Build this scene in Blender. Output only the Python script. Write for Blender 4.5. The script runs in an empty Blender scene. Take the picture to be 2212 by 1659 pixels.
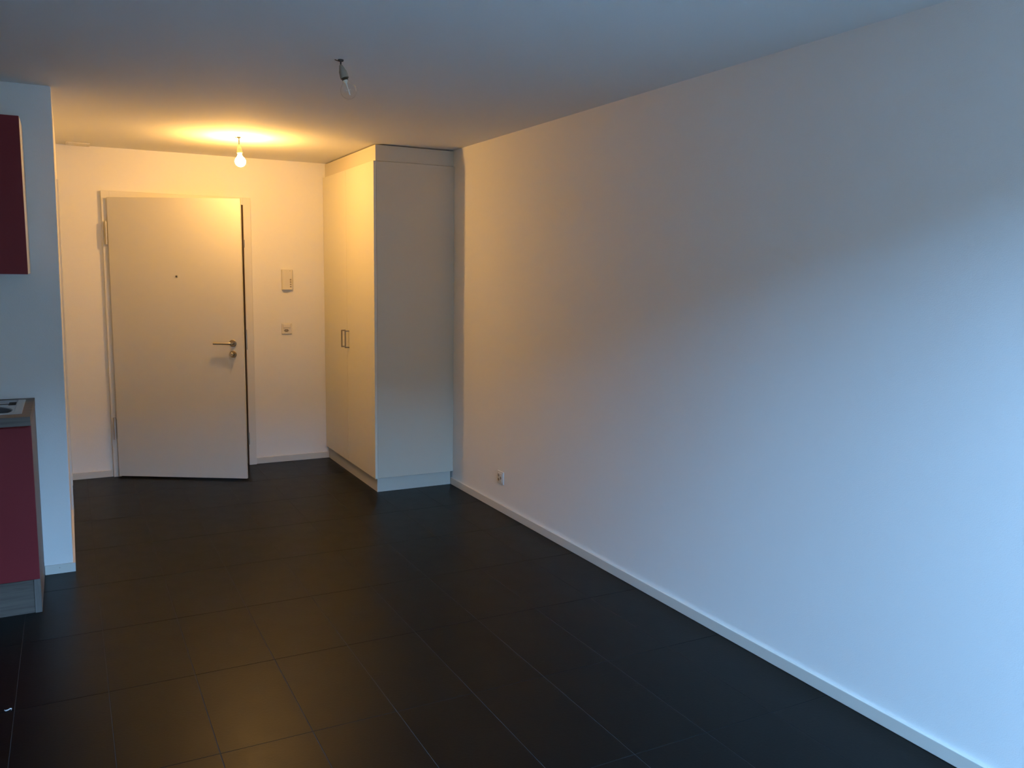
import bpy, bmesh, math, random
from mathutils import Vector, Matrix

random.seed(7)
S = bpy.context.scene
COL = S.collection

# ------------------------------------------------------------------ camera
F = Vector((0.46279074, 0.87703454, -0.12897734))
RT = Vector((0.88520356, -0.46498024, 0.0144233))
UP = Vector((0.04732219, 0.12084617, 0.99154264))
cd = bpy.data.cameras.new('camera')
cam = bpy.data.objects.new('camera', cd)
COL.objects.link(cam)
m = Matrix.Identity(4)
for i in range(3):
    m[i][0] = RT[i]; m[i][1] = UP[i]; m[i][2] = -F[i]; m[i][3] = (0, 0, 1.5491)[i]
cam.matrix_world = m
cd.sensor_fit = 'HORIZONTAL'
cd.sensor_width = 36
cd.lens = 36 * 1819.4 / 2212
cd.clip_start = .02
S.camera = cam

# ------------------------------------------------------------------ light
H = 2.4125
SKY_L = 62.5          # radiance of the patch of evening sky above the roofs opposite
BULB_L = 770.0       # radiance of the lit bulb
S.view_settings.view_transform = 'Standard'
S.view_settings.look = 'None'
S.view_settings.exposure = 0
S.view_settings.gamma = 1
S.view_settings.use_curve_mapping = False

w = bpy.data.worlds.new('world'); S.world = w
w.use_nodes = True
bg = w.node_tree.nodes['Background']
bg.inputs[0].default_value = (.97, 1.0, .78, 1)
bg.inputs[1].default_value = 1.75

al = bpy.data.lights.new('evening_sky', 'AREA')
al.shape = 'RECTANGLE'; al.size = 60; al.size_y = 16
al.color = (.26, .56, 1.0)
al.energy = SKY_L * math.pi * al.size * al.size_y
ao = bpy.data.objects.new('evening_sky', al)
COL.objects.link(ao)
ao.location = (-5, -9, 12.5)
ao.rotation_euler = (math.pi / 2, 0, 0)

# ------------------------------------------------------------------ materials
def mat(name, col, rough=.6, metal=0, spec=.5, bump=0, bscale=200, vary=0, vscale=6, rand=0, rvary=0):
    M = bpy.data.materials.new(name); M.use_nodes = True
    nt = M.node_tree; b = nt.nodes['Principled BSDF']
    b.inputs['Base Color'].default_value = (*col, 1)
    b.inputs['Roughness'].default_value = rough
    b.inputs['Metallic'].default_value = metal
    b.inputs['Specular IOR Level'].default_value = spec
    tc = nt.nodes.new('ShaderNodeTexCoord')
    if bump:
        n = nt.nodes.new('ShaderNodeTexNoise'); n.inputs['Scale'].default_value = bscale; n.inputs['Detail'].default_value = 4
        nt.links.new(tc.outputs['Object'], n.inputs['Vector'])
        bp = nt.nodes.new('ShaderNodeBump'); bp.inputs['Strength'].default_value = bump; bp.inputs['Distance'].default_value = .002
        nt.links.new(n.outputs[0], bp.inputs['Height']); nt.links.new(bp.outputs[0], b.inputs['Normal'])
    if vary or rand:
        n = nt.nodes.new('ShaderNodeTexNoise'); n.inputs['Scale'].default_value = vscale; n.inputs['Detail'].default_value = 5
        nt.links.new(tc.outputs['Object'], n.inputs['Vector'])
        mr = nt.nodes.new('ShaderNodeMapRange'); mr.inputs['To Min'].default_value = 1 - vary; mr.inputs['To Max'].default_value = 1 + vary
        nt.links.new(n.outputs[0], mr.inputs['Value'])
        out = mr.outputs[0]
        if rand:
            oi = nt.nodes.new('ShaderNodeObjectInfo')
            m2 = nt.nodes.new('ShaderNodeMapRange'); m2.inputs['To Min'].default_value = 1 - rand; m2.inputs['To Max'].default_value = 1 + rand
            nt.links.new(oi.outputs['Random'], m2.inputs['Value'])
            mm = nt.nodes.new('ShaderNodeMath'); mm.operation = 'MULTIPLY'
            nt.links.new(out, mm.inputs[0]); nt.links.new(m2.outputs[0], mm.inputs[1]); out = mm.outputs[0]
        mx = nt.nodes.new('ShaderNodeVectorMath'); mx.operation = 'SCALE'; mx.inputs[0].default_value = col
        nt.links.new(out, mx.inputs['Scale']); nt.links.new(mx.outputs[0], b.inputs['Base Color'])
        if rvary:
            m3 = nt.nodes.new('ShaderNodeMapRange'); m3.inputs['To Min'].default_value = rough - rvary; m3.inputs['To Max'].default_value = rough + rvary
            nt.links.new(n.outputs[0], m3.inputs['Value']); nt.links.new(m3.outputs[0], b.inputs['Roughness'])
    return M

def wood(name, c1, c2, stretch):
    M = bpy.data.materials.new(name); M.use_nodes = True
    nt = M.node_tree; b = nt.nodes['Principled BSDF']
    b.inputs['Roughness'].default_value = .5
    tc = nt.nodes.new('ShaderNodeTexCoord'); mp = nt.nodes.new('ShaderNodeMapping')
    mp.inputs['Scale'].default_value = stretch
    n = nt.nodes.new('ShaderNodeTexNoise'); n.inputs['Scale'].default_value = 1; n.inputs['Detail'].default_value = 8; n.inputs['Roughness'].default_value = .65
    n.inputs['Distortion'].default_value = .6
    r = nt.nodes.new('ShaderNodeValToRGB')
    r.color_ramp.elements[0].position = .32; r.color_ramp.elements[0].color = (*c1, 1)
    r.color_ramp.elements[1].position = .68; r.color_ramp.elements[1].color = (*c2, 1)
    nt.links.new(tc.outputs['Object'], mp.inputs[0]); nt.links.new(mp.outputs[0], n.inputs['Vector'])
    nt.links.new(n.outputs[0], r.inputs[0]); nt.links.new(r.outputs[0], b.inputs['Base Color'])
    bp = nt.nodes.new('ShaderNodeBump'); bp.inputs['Strength'].default_value = .15; bp.inputs['Distance'].default_value = .001
    nt.links.new(n.outputs[0], bp.inputs['Height']); nt.links.new(bp.outputs[0], b.inputs['Normal'])
    return M

def thin_glass(name, tint, lo, hi, blend=.35):
    M = bpy.data.materials.new(name); M.use_nodes = True
    nt = M.node_tree; nt.nodes.clear()
    o = nt.nodes.new('ShaderNodeOutputMaterial'); mx = nt.nodes.new('ShaderNodeMixShader')
    t = nt.nodes.new('ShaderNodeBsdfTransparent'); t.inputs[0].default_value = (*tint, 1)
    g = nt.nodes.new('ShaderNodeBsdfGlossy'); g.inputs['Roughness'].default_value = .06
    lw = nt.nodes.new('ShaderNodeLayerWeight'); lw.inputs[0].default_value = blend
    mr = nt.nodes.new('ShaderNodeMapRange'); mr.inputs['To Min'].default_value = lo; mr.inputs['To Max'].default_value = hi
    nt.links.new(lw.outputs['Fresnel'], mr.inputs['Value']); nt.links.new(mr.outputs[0], mx.inputs[0])
    nt.links.new(t.outputs[0], mx.inputs[1]); nt.links.new(g.outputs[0], mx.inputs[2]); nt.links.new(mx.outputs[0], o.inputs[0])
    return M

def emit(name, col, s):
    M = bpy.data.materials.new(name); M.use_nodes = True
    nt = M.node_tree; nt.nodes.clear()
    o = nt.nodes.new('ShaderNodeOutputMaterial'); e = nt.nodes.new('ShaderNodeEmission')
    e.inputs[0].default_value = (*col, 1); e.inputs[1].default_value = s
    nt.links.new(e.outputs[0], o.inputs[0])
    return M

M_wall = mat('white_plaster', (.80, .80, .79), .85, spec=.25, bump=.35, bscale=260)
M_ceil = mat('ceiling_plaster', (.78, .78, .77), .9, spec=.2, bump=.2, bscale=160)
M_trim = mat('white_trim', (.76, .76, .74), .45)
M_skirt = mat('off_white_skirting', (.63, .61, .56), .5)
M_plinth = mat('pale_plinth_board', (.56, .55, .50), .5)
M_bowl = mat('shaded_bowl_steel', (.24, .24, .25), .38, metal=1)  # dark reflections inside the bowl put into the base colour
M_lam = mat('off_white_laminate', (.74, .71, .61), .45, bump=.05, bscale=500)
M_carc = mat('off_white_board', (.63, .585, .50), .55)
M_door = mat('grey_white_door_paint', (.62, .61, .575), .5, bump=.04, bscale=400)
M_frame = mat('grey_white_frame_paint', (.70, .69, .66), .45)
M_tile = mat('anthracite_stoneware', (.0032, .0032, .0031), .36, spec=.13, bump=.12, bscale=90, vary=.22, vscale=9, rand=.10, rvary=.05)
M_grout = mat('grey_grout', (.034, .036, .040), .9, bump=.5, bscale=300, vary=.5, vscale=7)
M_red = mat('dark_red_front', (.20, .019, .025), .5, spec=.3)
M_woodx = wood('grey_oak_grain_along', (.080, .064, .054), (.150, .125, .108), (3, 26, 60))
M_woodz = wood('grey_oak_grain_upright', (.125, .108, .096), (.205, .182, .165), (40, 40, 3))
M_steel = mat('brushed_steel', (.48, .46, .43), .38, metal=1)
M_sink = mat('satin_sink_steel', (.55, .56, .57), .33, metal=1)
M_hand = mat('brushed_nickel', (.33, .29, .24), .42, metal=1)
M_plast = mat('white_plastic', (.72, .70, .66), .4)
M_sock = mat('grey_socket_shell', (.38, .33, .26), .55)
M_grey = mat('grey_print', (.30, .27, .23), .6)
M_dark = mat('dark_hole', (.02, .018, .016), .8)
M_gap = mat('dark_brown_gap', (.09, .05, .028), .7)
M_cable = mat('dark_cable', (.05, .05, .05), .6)
M_brass = mat('dull_lamp_cap', (.12, .10, .07), .4, metal=1)
M_conc = mat('corridor_paint', (.35, .34, .32), .9)
M_slab = mat('added_balcony_concrete', (.60, .60, .60), .9, bump=.3, bscale=60)  # for the added, unseen balcony parts; pale to bounce light
M_paper = mat('scrap_paper', (.55, .56, .58), .8)
M_glass = thin_glass('clear_bulb_glass', (.985, .985, .98), .035, .38, .12)
M_pane = thin_glass('window_glass', (.96, .97, .97), .03, .6)
M_stem = mat('lamp_glass_stem', (.92, .86, .75), .15)
M_lit = emit('glowing_bulb', (1.0, .52, .13), BULB_L)

# ------------------------------------------------------------------ helpers
def box(bm, x0, x1, y0, y1, z0, z1):
    vs = [bm.verts.new(p) for p in ((x0, y0, z0), (x1, y0, z0), (x1, y1, z0), (x0, y1, z0),
                                    (x0, y0, z1), (x1, y0, z1), (x1, y1, z1), (x0, y1, z1))]
    for f in ((3, 2, 1, 0), (4, 5, 6, 7), (0, 1, 5, 4), (1, 2, 6, 5), (2, 3, 7, 6), (3, 0, 4, 7)):
        bm.faces.new([vs[i] for i in f])

def new(): return bmesh.new()

def B(*a):
    bm = new()
    for q in a: box(bm, *q)
    return bm

def lathe(prof, n=24, axis='Z', cap=True):
    """prof: (radius, height) pairs, turned about an axis through the origin"""
    bm = new(); rings = []
    for r, h in prof:
        ring = []
        for i in range(n):
            a = 2 * math.pi * i / n
            p = (r * math.cos(a), r * math.sin(a), h)
            if axis == 'Y': p = (p[0], p[2], p[1])
            if axis == 'X': p = (p[2], p[0], p[1])
            ring.append(bm.verts.new(p))
        rings.append(ring)
    for a, b in zip(rings, rings[1:]):
        for i in range(n):
            bm.faces.new((a[i], a[(i + 1) % n], b[(i + 1) % n], b[i]))
    if cap:
        bm.faces.new(rings[0][::-1]); bm.faces.new(rings[-1])
    bmesh.ops.recalc_face_normals(bm, faces=bm.faces)
    return bm

def tube(pts, r, n=10):
    bm = new(); pts = [Vector(p) for p in pts]; rings = []
    for k, p in enumerate(pts):
        d = (pts[min(k + 1, len(pts) - 1)] - pts[max(k - 1, 0)]).normalized()
        a = d.orthogonal().normalized(); b = d.cross(a)
        if k and (rings[-1][1].dot(a)) < 0: a = -a
        rings.append(([bm.verts.new(p + r * (math.cos(t) * a + math.sin(t) * b)) for t in [2 * math.pi * i / n for i in range(n)]], a))
    rr = [q[0] for q in rings]
    for a, b in zip(rr, rr[1:]):
        for i in range(n): bm.faces.new((a[i], a[(i + 1) % n], b[(i + 1) % n], b[i]))
    bm.faces.new(rr[0][::-1]); bm.faces.new(rr[-1])
    bmesh.ops.recalc_face_normals(bm, faces=bm.faces)
    return bm

def obj(name, bm, material, parent=None, loc=(0, 0, 0), rot=(0, 0, 0), smooth=False, bevel=0, seg=2, kind=None, label=None):
    if smooth:
        for f in bm.faces: f.smooth = True
    me = bpy.data.meshes.new(name); bm.to_mesh(me); bm.free()
    me.materials.append(material)
    o = bpy.data.objects.new(name, me); COL.objects.link(o)
    o.location = loc; o.rotation_euler = rot
    if parent: o.parent = parent
    if bevel:
        md = o.modifiers.new('bevel', 'BEVEL'); md.width = bevel; md.segments = seg; md.limit_method = 'ANGLE'; md.angle_limit = .7
    if smooth:
        try:
            me.set_sharp_from_angle(angle=.6)
        except Exception: pass
    if kind: o['kind'] = kind
    if label: o['label'] = label
    return o

def tag(o, label, cat=None, group=None, kind=None):
    o['label'] = label
    if cat: o['category'] = cat
    if group: o['group'] = group
    if kind: o['kind'] = kind
    return o

def empty(name, loc, rz=0):
    o = bpy.data.objects.new(name, None); COL.objects.link(o)
    o.location = loc; o.rotation_euler = (0, 0, rz); o.empty_display_size = .1
    return o

def struct(name, bm, material, label, cat, **k):
    return tag(obj(name, bm, material, **k), label, cat, kind='structure')

# main dimensions
XR, YB, YK, XL = 2.469, 6.870, 4.748, -.037      # right wall, back wall, kitchen wall, hall side
X0, Y0 = -2.60, -.25                            # left end of the kitchen wall, window wall
WT = .18
WX, WY = 1.8905, 5.610                           # wardrobe carcass front and side
LEAN = .015 / H                                  # the partition stands slightly out of plumb

def lean(bm):
    for v in bm.verts:
        if v.co.x > XL - .25: v.co.x += v.co.z * LEAN
    return bm

# ------------------------------------------------------------------ shell
DX0, DX1, DH = .303, 1.236, 2.052                # clear opening of the entrance door
struct('wall_back', B((-.25, DX0, YB, YB + WT, -.1, H + .1), (DX1, XR, YB, YB + WT, -.1, H + .1), (DX0, DX1, YB, YB + WT, DH, H + .1)),
       M_wall, 'white plaster wall at the far end holding the entrance door', 'wall')
struct('wall_right', B((XR, XR + WT, Y0 - .2, YB + WT, -.1, H + .1)), M_wall, 'long white plaster wall on the right with a low socket', 'wall')
struct('wall_kitchen', lean(B((X0, XL, YK, YK + .15, -.1, H + .001))), M_wall, 'short white wall end behind the red kitchen units', 'wall', bevel=.004)
D2A, D2B = 5.88, 6.68                            # opening of the door in the hall side wall
struct('wall_hall', lean(B((XL - .15, XL, YK + .15, D2A, -.1, H + .001), (XL - .15, XL, D2B, YB, -.1, H + .001), (XL - .15, XL, D2A, D2B, 2.02, H + .001))),
       M_wall, 'white hall wall seen edge-on beside the entrance door', 'wall')
struct('wall_left', B((X0 - WT, X0, Y0 - .2, YK + .15, -.1, H + .1)), M_wall, 'white end wall beside the kitchen run', 'wall')
wx0, wx1, wz0, wz1 = .30, 2.38, .12, 2.38
struct('wall_window', B((X0, wx0, Y0 - .2, Y0, -.1, H + .1), (wx1, XR, Y0 - .2, Y0, -.1, H + .1), (wx0, wx1, Y0 - .2, Y0, wz1, H + .1), (wx0, wx1, Y0 - .2, Y0, -.1, wz0)),
       M_wall, 'white wall with the wide window that lets in the evening light', 'wall')
struct('ceiling', B((X0 - WT, XR + WT, Y0 - .2, YB + WT, H, H + .12)), M_ceil, 'plain white plaster ceiling', 'ceiling')
struct('wall_corridor', B((-.6, 2.2, 8.3, 8.4, -.1, H + .1), (-.6, -.5, YB + WT, 8.3, -.1, H + .1), (2.1, 2.2, YB + WT, 8.3, -.1, H + .1), (-.5, 2.1, YB + WT, 8.3, H, H + .1)),
       M_conc, 'dark corridor wall beyond the entrance door', 'wall')

struct('floor_balcony_bounce', B((wx0 - 1.6, XR + .6, Y0 - 2.0, Y0 - .21, -.18, -.03)), M_slab, 'unseen pale balcony floor added to bounce light through the window', 'floor')  # unseen slab added to bounce sky light up to the ceiling
struct('wall_balcony_block', B((wx0 - 1.6, XR + .6, Y0 - 2.08, Y0 - 2.0, -.18, 1.0)), M_slab, 'unseen balcony parapet added to block low light through the window', 'parapet')  # unseen parapet added to cut off light from below the horizon

# window behind the camera
win = tag(empty('window_1', ((wx0 + wx1) / 2, Y0 - .1, wz0)), 'wide three-part window with white frame', 'window', kind='structure')
ww, wh = wx1 - wx0, wz1 - wz0
fr = [(-ww / 2, ww / 2, -.035, .035, 0, .06), (-ww / 2, ww / 2, -.035, .035, wh - .06, wh)]
for k in range(4):
    x = -ww / 2 + .03 + k * (ww - .06) / 3
    fr.append((x - .03, x + .03, -.035, .035, .06, wh - .06))
obj('window_frame', B(*fr), M_trim, win)
for k in range(3):
    a = -ww / 2 + .06 + k * (ww - .06) / 3; b = a + (ww - .06) / 3 - .06
    obj('pane', B((a, b, -.004, .004, .06, wh - .06)), M_pane, win)
obj('window_sill', B((-ww / 2, ww / 2, .035, .16, -.03, 0.0)), M_trim, win)

# floor: grout bed with one object per tile
floor = struct('floor', B((X0 - WT, XR + WT, Y0 - .2, YB, -.12, -.0013), (-.6, 2.2, YB, 8.4, -.12, -.0013)), M_grout,
               'dark anthracite tiled floor with thin grout joints', 'floor')
TX, TY, tx0, ty0, gap = .3008, .6000, .6698, 3.2811, .0011
tcache = {}
for i in range(-11, 7):
    for j in range(-8, 7):
        x0, x1 = tx0 + i * TX, tx0 + (i + 1) * TX
        y0, y1 = ty0 + j * TY, ty0 + (j + 1) * TY
        if x1 < XL + .01: y1 = min(y1, YK + .02)          # kitchen side stops at its wall
        x0, x1 = max(x0, X0), min(x1, XR); y0, y1 = max(y0, Y0), min(y1, YB + .1)
        if x1 - x0 < .02 or y1 - y0 < .02: continue
        key = (round(x1 - x0, 4), round(y1 - y0, 4))
        if key not in tcache:
            hw, hd, g, c = key[0] / 2, key[1] / 2, gap, .0004
            bm = new(); loops = []
            for (o_, z) in ((g, -.0012), (g, -c), (g + c, 0.0)):
                loops.append([bm.verts.new(p) for p in ((-hw + o_, -hd + o_, z), (hw - o_, -hd + o_, z), (hw - o_, hd - o_, z), (-hw + o_, hd - o_, z))])
            for a, b in zip(loops, loops[1:]):
                for k in range(4): bm.faces.new((a[k], a[(k + 1) % 4], b[(k + 1) % 4], b[k]))
            bm.faces.new(loops[-1])
            me = bpy.data.meshes.new('tile'); bm.to_mesh(me); bm.free(); me.materials.append(M_tile); tcache[key] = me
        t = bpy.data.objects.new('tile', tcache[key]); COL.objects.link(t); t.parent = floor
        t.location = ((x0 + x1) / 2, (y0 + y1) / 2, random.uniform(-.00015, 0))

# baseboards
BH, BT = .050, .014
struct('baseboard_right', B((XR - BT, XR, Y0, WY + .004, 0, BH)), M_skirt, 'white skirting along the long right wall', 'skirting', bevel=.002)
struct('baseboard_back', B((XL, .247, YB - BT, YB, 0, BH)), M_skirt, 'short white skirting left of the entrance door', 'skirting', bevel=.002)
struct('baseboard_back', B((1.294, WX, YB - BT, YB, 0, BH)), M_skirt, 'white skirting between the entrance door and the wardrobe', 'skirting', bevel=.002)
bk = struct('baseboard_kitchen', B((-.164, XL + .011, YK - .012, YK, 0, BH - .004), (XL, XL + .011, YK, D2A - .06, 0, BH - .004)), M_skirt,
            'white skirting wrapping the end of the kitchen wall', 'skirting')
obj('screw', lathe([(.0022, 0), (.0022, .001)], 10, 'Y'), M_grey, bk, loc=(-.098, YK - .0132, .030))

# ------------------------------------------------------------------ entrance door
door = tag(empty('door_1', ((DX0 + DX1) / 2, YB, 0)), 'pale grey entrance door standing ajar at the far end', 'door', kind='structure')
cx = (DX0 + DX1) / 2
fy = -.030
frm = obj('door_frame', B((.248 - cx, DX0 - cx, fy, WT, 0, 2.106), (DX1 - cx, 1.293 - cx, fy, WT, 0, 2.106), (DX0 - cx, DX1 - cx, fy, WT, DH, 2.106)),
          M_frame, door, bevel=.002)
obj('gap_strip', B((DX1 - cx - .006, DX1 - cx + .0005, fy + .004, fy + .03, 0.002, DH), (DX0 - cx, DX1 - cx - .011, fy + .02, fy + .034, DH - .010, DH + .0005)),
    M_gap, frm, label='dark strip in the frame rebate standing in for the dark gap')  # dark strip put in for the dark slit beside the leaf
for z0, z1 in ((1.726, 1.786), (.930, 1.088), (.167, .265)):
    obj('strike_plate', B((DX1 - cx - .003, DX1 - cx + .006, fy - .0015, fy + .03, z0, z1)), M_hand, frm, bevel=.001)
HX, HY = .283, 6.812
ang = math.atan2(6.340 - HY, 1.118 - HX)
LW = .967
leaf = obj('door_leaf', B((0, LW, 0, .022, .012, 2.058), (.016, LW - .016, .022, .046, .014, 2.040)), M_door, door,
           loc=(HX - cx, HY - YB, 0), rot=(0, 0, ang), bevel=.0015)
for z0, z1 in ((1.722, 1.890), (.292, .455)):
    hg = obj('hinge', tube([(-.0115, -.006, z0), (-.0115, -.006, z1)], .0100, 16), M_steel, leaf, smooth=True)
    hg2 = obj('hinge_plate', B((-.004, .004, .001, .022, z0 + .008, z1 - .008)), M_steel, leaf)
# lever handle: rose, neck and bar
rose = lathe([(.001, -.0075), (.024, -.0075), (.0260, -.006), (.0260, 0)], 32, 'Y')
obj('handle_rose', rose, M_hand, leaf, loc=(.888, 0, 1.022), smooth=True)
pts = [(0, -.004, 0), (0, -.034, 0)]
for k in range(1, 7):
    a = k / 6 * math.pi / 2
    pts.append((-.014 * (1 - math.cos(a)), -.034 - .014 * math.sin(a), 0))
pts.append((-.128, -.048, 0))
obj('lever_handle', tube(pts, .0095, 14), M_steel, leaf, loc=(.888, 0, 1.022), smooth=True, label='round steel lever')
obj('lock_rose', lathe([(.001, -.0075), (.024, -.0075), (.0260, -.006), (.0260, 0)], 32, 'Y'), M_hand, leaf, loc=(.888, 0, .941), smooth=True)
obj('thumb_turn', lathe([(.001, -.036), (.0125, -.036), (.0145, -.034), (.0145, -.018), (.009, -.012), (.009, -.007)], 24, 'Y'), M_steel, leaf,
    loc=(.885, 0, .941), smooth=True, label='small round turning knob')
obj('peephole', lathe([(.0045, -.001), (.0055, -.004), (.009, -.003), (.0095, 0)], 20, 'Y', cap=False), M_steel, leaf, loc=(.4885, 0, 1.50), smooth=True)
obj('peephole_lens', lathe([(.0005, -.001), (.0048, -.0008), (.0048, 0)], 14, 'Y'), M_dark, leaf, loc=(.4885, 0, 1.50))

# door in the hall side wall, seen edge-on
d2 = tag(empty('door_2', (XL, (D2A + D2B) / 2, 0)), 'closed white side door of the hall, seen edge-on', 'door', kind='structure')
hw = (D2B - D2A) / 2
def lean2(bm):
    for v in bm.verts: v.co.x += v.co.z * LEAN
    return bm
obj('door_frame', lean2(B((-.15, .012, -hw - .055, -hw, 0, 2.075), (-.15, .012, hw, hw + .055, 0, 2.075), (-.15, .012, -hw, hw, 2.02, 2.075))), M_frame, d2, bevel=.002)
obj('door_leaf', lean2(B((-.05, -.008, -hw + .003, hw - .003, .006, 2.017))), M_door, d2)

# ------------------------------------------------------------------ wardrobe
wr = tag(empty('wardrobe', (WX, (WY + YB) / 2, 0)), 'tall off-white two-door wardrobe in the corner reaching almost to the ceiling', 'wardrobe')
ox, oy = WX, (WY + YB) / 2
def W(x0, x1, y0, y1, z0, z1): return (x0 - ox, x1 - ox, y0 - oy, y1 - oy, z0, z1)
SY = WY - .016                                   # outer face of the side panel
ZT = 2.297
obj('side_panel', B(W(WX, XR - .001, SY, SY + .019, .101, ZT)), M_carc, wr, bevel=.001)
obj('side_panel', B(W(WX, XR - .001, YB - .020, YB - .001, .101, ZT)), M_carc, wr)
obj('carcass', B(W(WX + .001, XR - .002, SY + .019, YB - .020, .101, .120), W(WX + .001, XR - .002, SY + .019, YB - .020, ZT - .02, ZT), W(XR - .012, XR - .002, SY + .019, YB - .020, .12, ZT - .02)), M_carc, wr)
obj('filler_panel', B(W(WX, XR - .001, WY, WY + .019, ZT + .003, H - .007), W(WX, WX + .019, WY + .019, YB - .001, ZT + .003, H - .007)), M_carc, wr,
    label='plain filler strip below the ceiling')
obj('plinth', B(W(WX, XR - BT - .002, WY, WY + .019, 0, .097), W(WX, WX + .019, WY + .019, YB - .001, 0, .097)), M_plinth, wr)
ym = 6.236
for (a, b, hy) in ((SY, ym - .0015, 6.190), (ym + .0015, YB - .003, 6.281)):
    dr = obj('wardrobe_door', B(W(WX - .020, WX - .001, a, b, .099, ZT + .001)), M_lam, wr, bevel=.001)
    z0, z1, so, t = .980, 1.112, .030, .0045
    x = WX - .020
    bm = B(W(x - so - t, x - so + t, hy - t, hy + t, z0, z1), W(x - so + t, x, hy - t, hy + t, z0, z0 + 2 * t), W(x - so + t, x, hy - t, hy + t, z1 - 2 * t, z1))
    obj('handle', bm, M_hand, dr, label='angular metal bow handle')

# ------------------------------------------------------------------ kitchen
KX = -.166
yf = 4.218                                       # plane of plinth and side panel front
def kitchen_base(x1, x0, first):
    u = empty('kitchen_base_unit', ((x0 + x1) / 2, YK - .27, 0))
    def K(a, b, c, d, e, f): return (a - (x0 + x1) / 2, b - (x0 + x1) / 2, c - (YK - .27), d - (YK - .27), e, f)
    xi = x1 - (.027 if first else 0)
    cb = [K(x0, x0 + .016, yf, YK - .002, .16, .869), K(xi - .016, xi, yf, YK - .002, .16, .869), K(x0 + .016, xi - .016, yf, YK - .002, .16, .176),
          K(x0 + .016, xi - .016, YK - .012, YK - .002, .176, .869)]
    obj('carcass', B(*cb), M_carc, u)
    obj('cabinet_door', B(K(x0 + .002, x1 - .001, yf - .021, yf - .001, .163, .868)), M_red, u, bevel=.0015, label='plain dark red front')
    if first: obj('side_panel', B(K(xi, x1, yf, YK - .002, 0, .869)), M_woodz, u, bevel=.001, label='grey oak end panel')
    obj('plinth', B(K(x0, xi - .0005, yf + .006, yf + .022, 0, .16)), M_woodx, u, label='grey oak plinth board')
    return u
tag(kitchen_base(KX, KX - .627, True), 'red-fronted kitchen base unit with grey oak end panel, under the sink', 'kitchen cabinet', 'kitchen base units')
tag(kitchen_base(KX - .628, KX - 1.228, False), 'red-fronted kitchen base unit left of the sink unit, without end panel', 'kitchen cabinet', 'kitchen base units')

def wall_unit(x1, x0):
    u = empty('kitchen_wall_unit', ((x0 + x1) / 2, YK - .17, 1.518))
    def K(a, b, c, d, e, f): return (a - (x0 + x1) / 2, b - (x0 + x1) / 2, c - (YK - .17), d - (YK - .17), e, f)
    y = YK - .325; h = .690
    obj('carcass', B(K(x0, x0 + .016, y, YK - .001, 0.003, h), K(x1 - .016, x1, y, YK - .001, 0.003, h), K(x0 + .016, x1 - .016, y, YK - .001, 0.003, .019),
                     K(x0 + .016, x1 - .016, y, YK - .001, h - .016, h), K(x0 + .016, x1 - .016, YK - .009, YK - .001, .019, h - .016)), M_lam, u, label='pale board carcass')
    obj('cabinet_door', B(K(x0 + .001, x1 - .001, y - .021, y - .002, 0, h + .002)), M_red, u, bevel=.0015, label='plain dark red front')
    return u
tag(wall_unit(-.150, -.750), 'red wall cabinet hanging nearest the wall end above the sink', 'kitchen cabinet', 'kitchen wall units')
tag(wall_unit(-.752, -1.352), 'second red wall cabinet from the wall end', 'kitchen cabinet', 'kitchen wall units')

# worktop with a cut-out for the sink
bx, by, br = -.418, 4.372, .186
sx0, sx1, sy0, sy1 = -.655, -.200, 4.238, 4.664
wt_x0, wt_x1, wt_y0, wt_y1 = KX - 1.228, KX + .001, 4.140, YK - .0015
c = .012
wt = new()
rr = []
for z in (.870, .910):
    rr.append([wt.verts.new((x, y, z)) for x, y in ((wt_x0, wt_y0), (wt_x1, wt_y0), (wt_x1, wt_y1), (wt_x0, wt_y1))])
    rr.append([wt.verts.new((x, y, z)) for x, y in ((sx0 + c, sy0 + c), (sx1 - c, sy0 + c), (sx1 - c, sy1 - c), (sx0 + c, sy1 - c))])
for k in range(4):
    n_ = (k + 1) % 4
    wt.faces.new((rr[0][n_], rr[0][k], rr[1][k], rr[1][n_]))          # underside
    wt.faces.new((rr[2][k], rr[2][n_], rr[3][n_], rr[3][k]))          # top
    wt.faces.new((rr[0][k], rr[0][n_], rr[2][n_], rr[2][k]))          # outer edge
    wt.faces.new((rr[1][n_], rr[1][k], rr[3][k], rr[3][n_]))          # cut-out edge
bmesh.ops.recalc_face_normals(wt, faces=wt.faces)
tag(obj('worktop', wt, M_woodx, bevel=.003), 'grey oak kitchen worktop around the steel sink', 'worktop')

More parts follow.
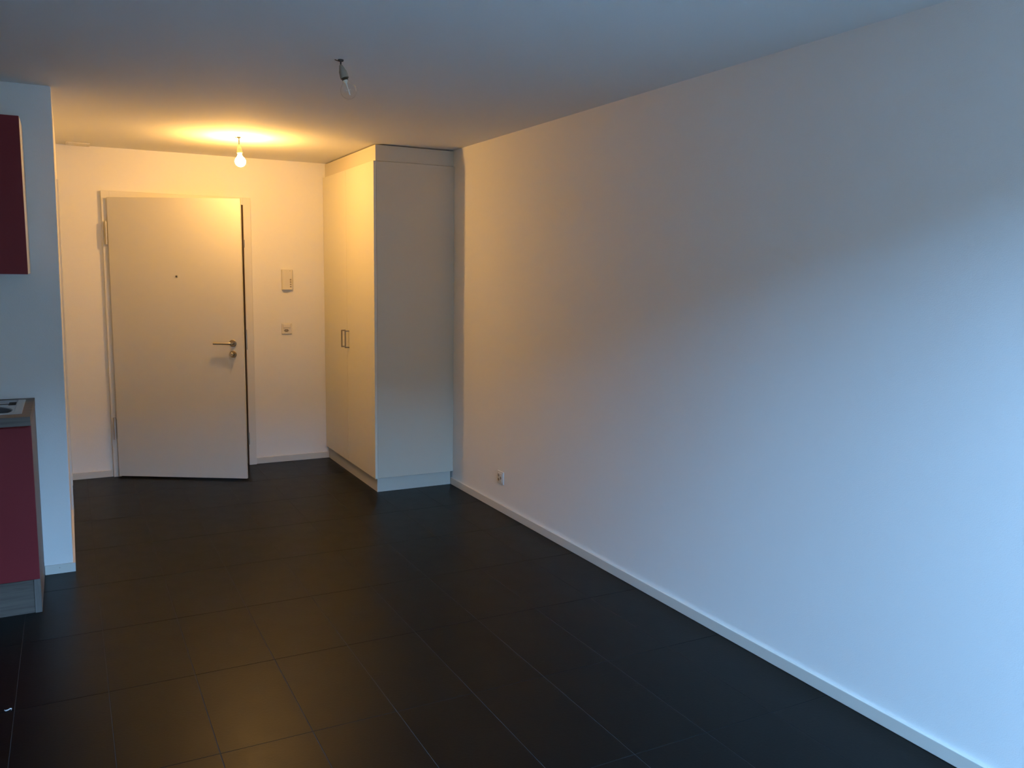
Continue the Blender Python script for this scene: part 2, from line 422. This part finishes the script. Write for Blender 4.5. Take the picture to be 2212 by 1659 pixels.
def sink():
    root = empty('sink', ((sx0 + sx1) / 2, (sy0 + sy1) / 2, .910))
    rx, ry = root.location.x, root.location.y
    n = 48
    hw_, hd_ = (sx1 - sx0) / 2, (sy1 - sy0) / 2
    bm = new()
    def rect(i, hw2, hd2):
        # points along the edges of a rectangle, the four corners among them
        q, t = divmod(i, n // 4)
        t = 2 * t / (n // 4) - 1
        return ((hw2, t * hd2), (-t * hw2, hd2), (-hw2, -t * hd2), (t * hw2, -hd2))[q]
    rings = []
    for (hw2, hd2, z) in ((hw_, hd_, 0), (hw_, hd_, .004), (hw_ - .003, hd_ - .003, .005), (hw_ - .030, hd_ - .014, .005), (hw_ - .034, hd_ - .018, -.004)):
        rings.append([bm.verts.new((*rect(i, hw2, hd2), z)) for i in range(n)])
    angs = [math.atan2(rect(i, hw_, hd_)[1], rect(i, hw_, hd_)[0]) for i in range(n)]
    cxb, cyb = bx - rx, by - ry
    br2 = min(br, .172)
    cyb2 = cyb + .015
    rings.append([bm.verts.new((cxb + (br2 + .004) * math.cos(angs[i]), cyb2 + (br2 + .004) * math.sin(angs[i]), -.004)) for i in range(n)])
    for a, b in zip(rings, rings[1:]):
        for i in range(n): bm.faces.new((a[i], a[(i + 1) % n], b[(i + 1) % n], b[i]))
    bmesh.ops.recalc_face_normals(bm, faces=bm.faces)
    obj('sink_rim', bm, M_sink, root, smooth=True)
    bm = new(); rings = []
    for (r, z) in ((br2 + .004, -.004), (br2, -.008), (br2 - .006, -.06), (br2 - .02, -.145), (br2 - .05, -.16), (.03, -.165)):
        rings.append([bm.verts.new((cxb + r * math.cos(angs[i]), cyb2 + r * math.sin(angs[i]), z)) for i in range(n)])
    for a, b in zip(rings, rings[1:]):
        for i in range(n): bm.faces.new((a[i], a[(i + 1) % n], b[(i + 1) % n], b[i]))
    bmesh.ops.recalc_face_normals(bm, faces=bm.faces)
    obj('sink_bowl', bm, M_bowl, root, smooth=True)
    obj('drain', lathe([(.001, -.160), (.026, -.160), (.031, -.163), (.031, -.170)], 24), M_steel, root, loc=(cxb, cyb2, 0), smooth=True)
    obj('recess_ledge_shadow', B((.160, .190, .100, .188, -.0038, -.0022), (-.18, .160, .126, .138, -.0038, -.0022)), M_dark, root, label='flat dark square for the rear recess and painted shadow line of the ledge')  # flat dark pieces: recess square and the ledge's shadow as a line
    return root
tag(sink(), 'stainless steel inset sink with round bowl at the worktop end', 'sink')

# ------------------------------------------------------------------ ceiling lamps
def lamp(loc, drop, tilt, lit, label):
    root = tag(empty('pendant_bulb', loc), label, 'lamp', 'bare bulbs hanging from the ceiling')
    obj('ceiling_hook', lathe([(.001, -.007), (.010, -.007), (.012, -.004), (.012, 0)], 16), M_cable, root, smooth=True)
    obj('wire_stub', tube([(0, 0, -.004), (-.012, .003, -.005), (-.024, .004, -.002)], .0018, 6), M_cable, root)
    e = Vector((math.sin(tilt) * .885, -math.sin(tilt) * .465, -math.cos(tilt)))
    top = Vector((0, 0, -drop))
    obj('cable', tube([(0, 0, -.003), (.0, 0, -drop * .5), top, top + e * .012], .0034, 8), M_cable, root, smooth=True)
    # everything below follows the tilted axis e (built along -Z, then turned)
    q = Vector((0, 0, -1)).rotation_difference(e).to_euler()
    def part(name, bm, mt, par=root, **k): 
        if par is root: return obj(name, bm, mt, par, loc=top, rot=q, **k)
        return obj(name, bm, mt, par, **k)
    part('lamp_socket', lathe([(.0035, .002), (.0065, 0), (.0095, -.008), (.0125, -.018), (.0150, -.024), (.0158, -.026), (.0180, -.052), (.0165, -.053)], 28), M_sock, smooth=True)
    part('lamp_cap', lathe([(.0165, -.052), (.0165, -.055), (.0125, -.055), (.0122, -.062)], 24), M_brass, smooth=True)
    prof = []
    zc = -.106; R_ = .0340
    prof += [(.0125, -.058), (.0128, -.064), (.0150, -.071)]
    prof += [(max(R_ * math.sin(t), .0004), zc - R_ * math.cos(t)) for t in [math.radians(140 * (1 - k / 20)) for k in range(21)]]
    g = part('bulb_glass', lathe(prof, 32, cap=False), M_lit if lit else M_glass, smooth=True,
             label='glowing warm bulb' if lit else 'clear unlit glass bulb')
    if not lit:
        part('glass_stem', lathe([(.0105, -.060), (.0090, -.068), (.0035, -.076), (.0024, -.080), (.0018, -.124)], 12), M_stem, g, smooth=True)
        part('filament', tube([(-.010, 0, -.100), (-.005, .004, -.103), (0, .002, -.100), (.005, .004, -.103), (.010, 0, -.100)], .0010, 6), M_stem, g)
    return root
lamp((1.040, 3.518, H), .022, math.radians(17), False, 'unlit clear bulb hanging tilted in a grey socket from the ceiling')
lamp((1.042, 5.844, H), .050, math.radians(3), True, 'glowing warm bulb hanging in front of the entrance door')

# flat cover plate on the ceiling above the door
cp = tag(empty('ceiling_cover_plate', (.116, 6.778, H)), 'small flat white cover plate on the ceiling above left of the door', 'cover plate')
obj('plate', B((-.077, .077, -.072, .072, -.007, 0)), M_plast, cp, bevel=.002)
obj('lid', B((-.060, .072, -.066, .060, -.011, -.0068)), M_plast, cp, bevel=.002)

# ------------------------------------------------------------------ intercom
ic = tag(empty('intercom', (1.567, YB, 1.402)), 'white wall intercom with four small buttons, right of the door', 'intercom')
sec = [(-.043, 0), (-.043, -.022), (-.040, -.026)]
for k in range(13):
    t = k / 12
    sec.append((-.034 + .07 * t, -.026 - .006 * (math.cos(t * math.pi) * .5 + .5) * (1 if t < 1 else 0) + .004 * t))
sec += [(.041, -.020), (.043, -.017), (.043, 0)]
bm = new()
lo = [bm.verts.new((x, y, 0)) for x, y in sec]; hi = [bm.verts.new((x, y, .160)) for x, y in sec]
for k in range(len(sec)): bm.faces.new((lo[k], lo[(k + 1) % len(sec)], hi[(k + 1) % len(sec)], hi[k]))
bm.faces.new(lo[::-1]); bm.faces.new(hi); bmesh.ops.recalc_face_normals(bm, faces=bm.faces)
obj('housing', bm, M_plast, ic, bevel=.0015)
for k in range(4):
    b = obj('button', lathe([(.0034, -.0012), (.0050, -.0016), (.0062, -.0012), (.0062, 0)], 16, 'Y'), M_grey, ic, loc=(.0255, -.0235, .024 + k * .0185), smooth=True)
obj('indicator', B((.018, .026, -.0240, -.0232, .148, .151)), M_grey, ic)

# ------------------------------------------------------------------ switches and sockets
def hexagon(w_, h_, d, back):
    bm = new(); v = []
    for (x, z) in ((-w_ / 2, 0), (-w_ / 4, -h_ / 2), (w_ / 4, -h_ / 2), (w_ / 2, 0), (w_ / 4, h_ / 2), (-w_ / 4, h_ / 2)): v.append((x, z))
    a = [bm.verts.new((x, back, z)) for x, z in v]; b = [bm.verts.new((x, d, z)) for x, z in v]
    for k in range(6): bm.faces.new((a[k], a[(k + 1) % 6], b[(k + 1) % 6], b[k]))
    bm.faces.new(a[::-1]); bm.faces.new(b); bmesh.ops.recalc_face_normals(bm, faces=bm.faces)
    return bm

sw = tag(empty('light_switch', (1.5585, YB, 1.046)), 'white wall plate with switch and socket, below the intercom', 'switch')
obj('cover_plate', B((-.041, .041, -.009, 0, 0, .086)), M_plast, sw, bevel=.003)
obj('rocker', B((-.029, .029, -.014, -.0088, .050, .078)), M_plast, sw, bevel=.002)
so = obj('socket_insert', B((-.029, .029, -.0105, -.0088, .010, .048)), M_plast, sw, bevel=.001)
obj('socket_face', hexagon(.042, .024, -.0112, -.0104), M_grey, so, loc=(-.004, 0, .028), label='grey hexagonal socket face')
for dx, dz in ((-.0095, 0), (0, -.005), (.0095, 0)):
    obj('pin_hole', lathe([(.0025, -.0115), (.0025, -.0104)], 10, 'Y'), M_dark, so, loc=(dx - .004, 0, .028 + dz))

ws = tag(empty('wall_socket', (XR, 4.8145, .182), -math.pi / 2), 'white wall socket low on the long right wall', 'socket')
# local x runs along the wall towards the far end, local -y points into the room
obj('cover_plate', B((-.043, .043, -.0065, 0, 0, .086)), M_plast, ws, bevel=.004)
si = obj('socket_insert', B((-.030, .030, -.0095, -.0063, .013, .073)), M_plast, ws, bevel=.002)
for hx, hz in ((-.015, .057), (-.015, .029), (.014, .043)):
    obj('socket_face', hexagon(.026, .020, -.0102, -.0094), M_grey, si, loc=(hx, 0, hz), label='grey hexagonal socket face')
    for dx, dz in ((-.0065, 0), (0, -.004), (.0065, 0)):
        obj('pin_hole', lathe([(.0018, -.0105), (.0018, -.0094)], 8, 'Y'), M_dark, si, loc=(hx + dx, 0, hz + dz))

# ------------------------------------------------------------------ scrap on the floor
bm = new(); prev = None
for k, (x, y, z) in enumerate(((-.012, .004, .002), (-.007, -.003, .003), (0, -.002, .0035), (.006, .003, .0045), (.011, .003, .003), (.009, -.006, .001))):
    a = bm.verts.new((x, y - .0025, z - .0008)); b = bm.verts.new((x, y + .0025, z + .0008))
    if prev: bm.faces.new((prev[0], a, b, prev[1]))
    prev = (a, b)
sc = obj('paper_scrap', bm, M_paper, loc=(-.2525, 3.289, .0))
md = sc.modifiers.new('thick', 'SOLIDIFY'); md.thickness = .0012
tag(sc, 'tiny curled pale scrap on the dark tiles near the kitchen plinth', 'scrap')
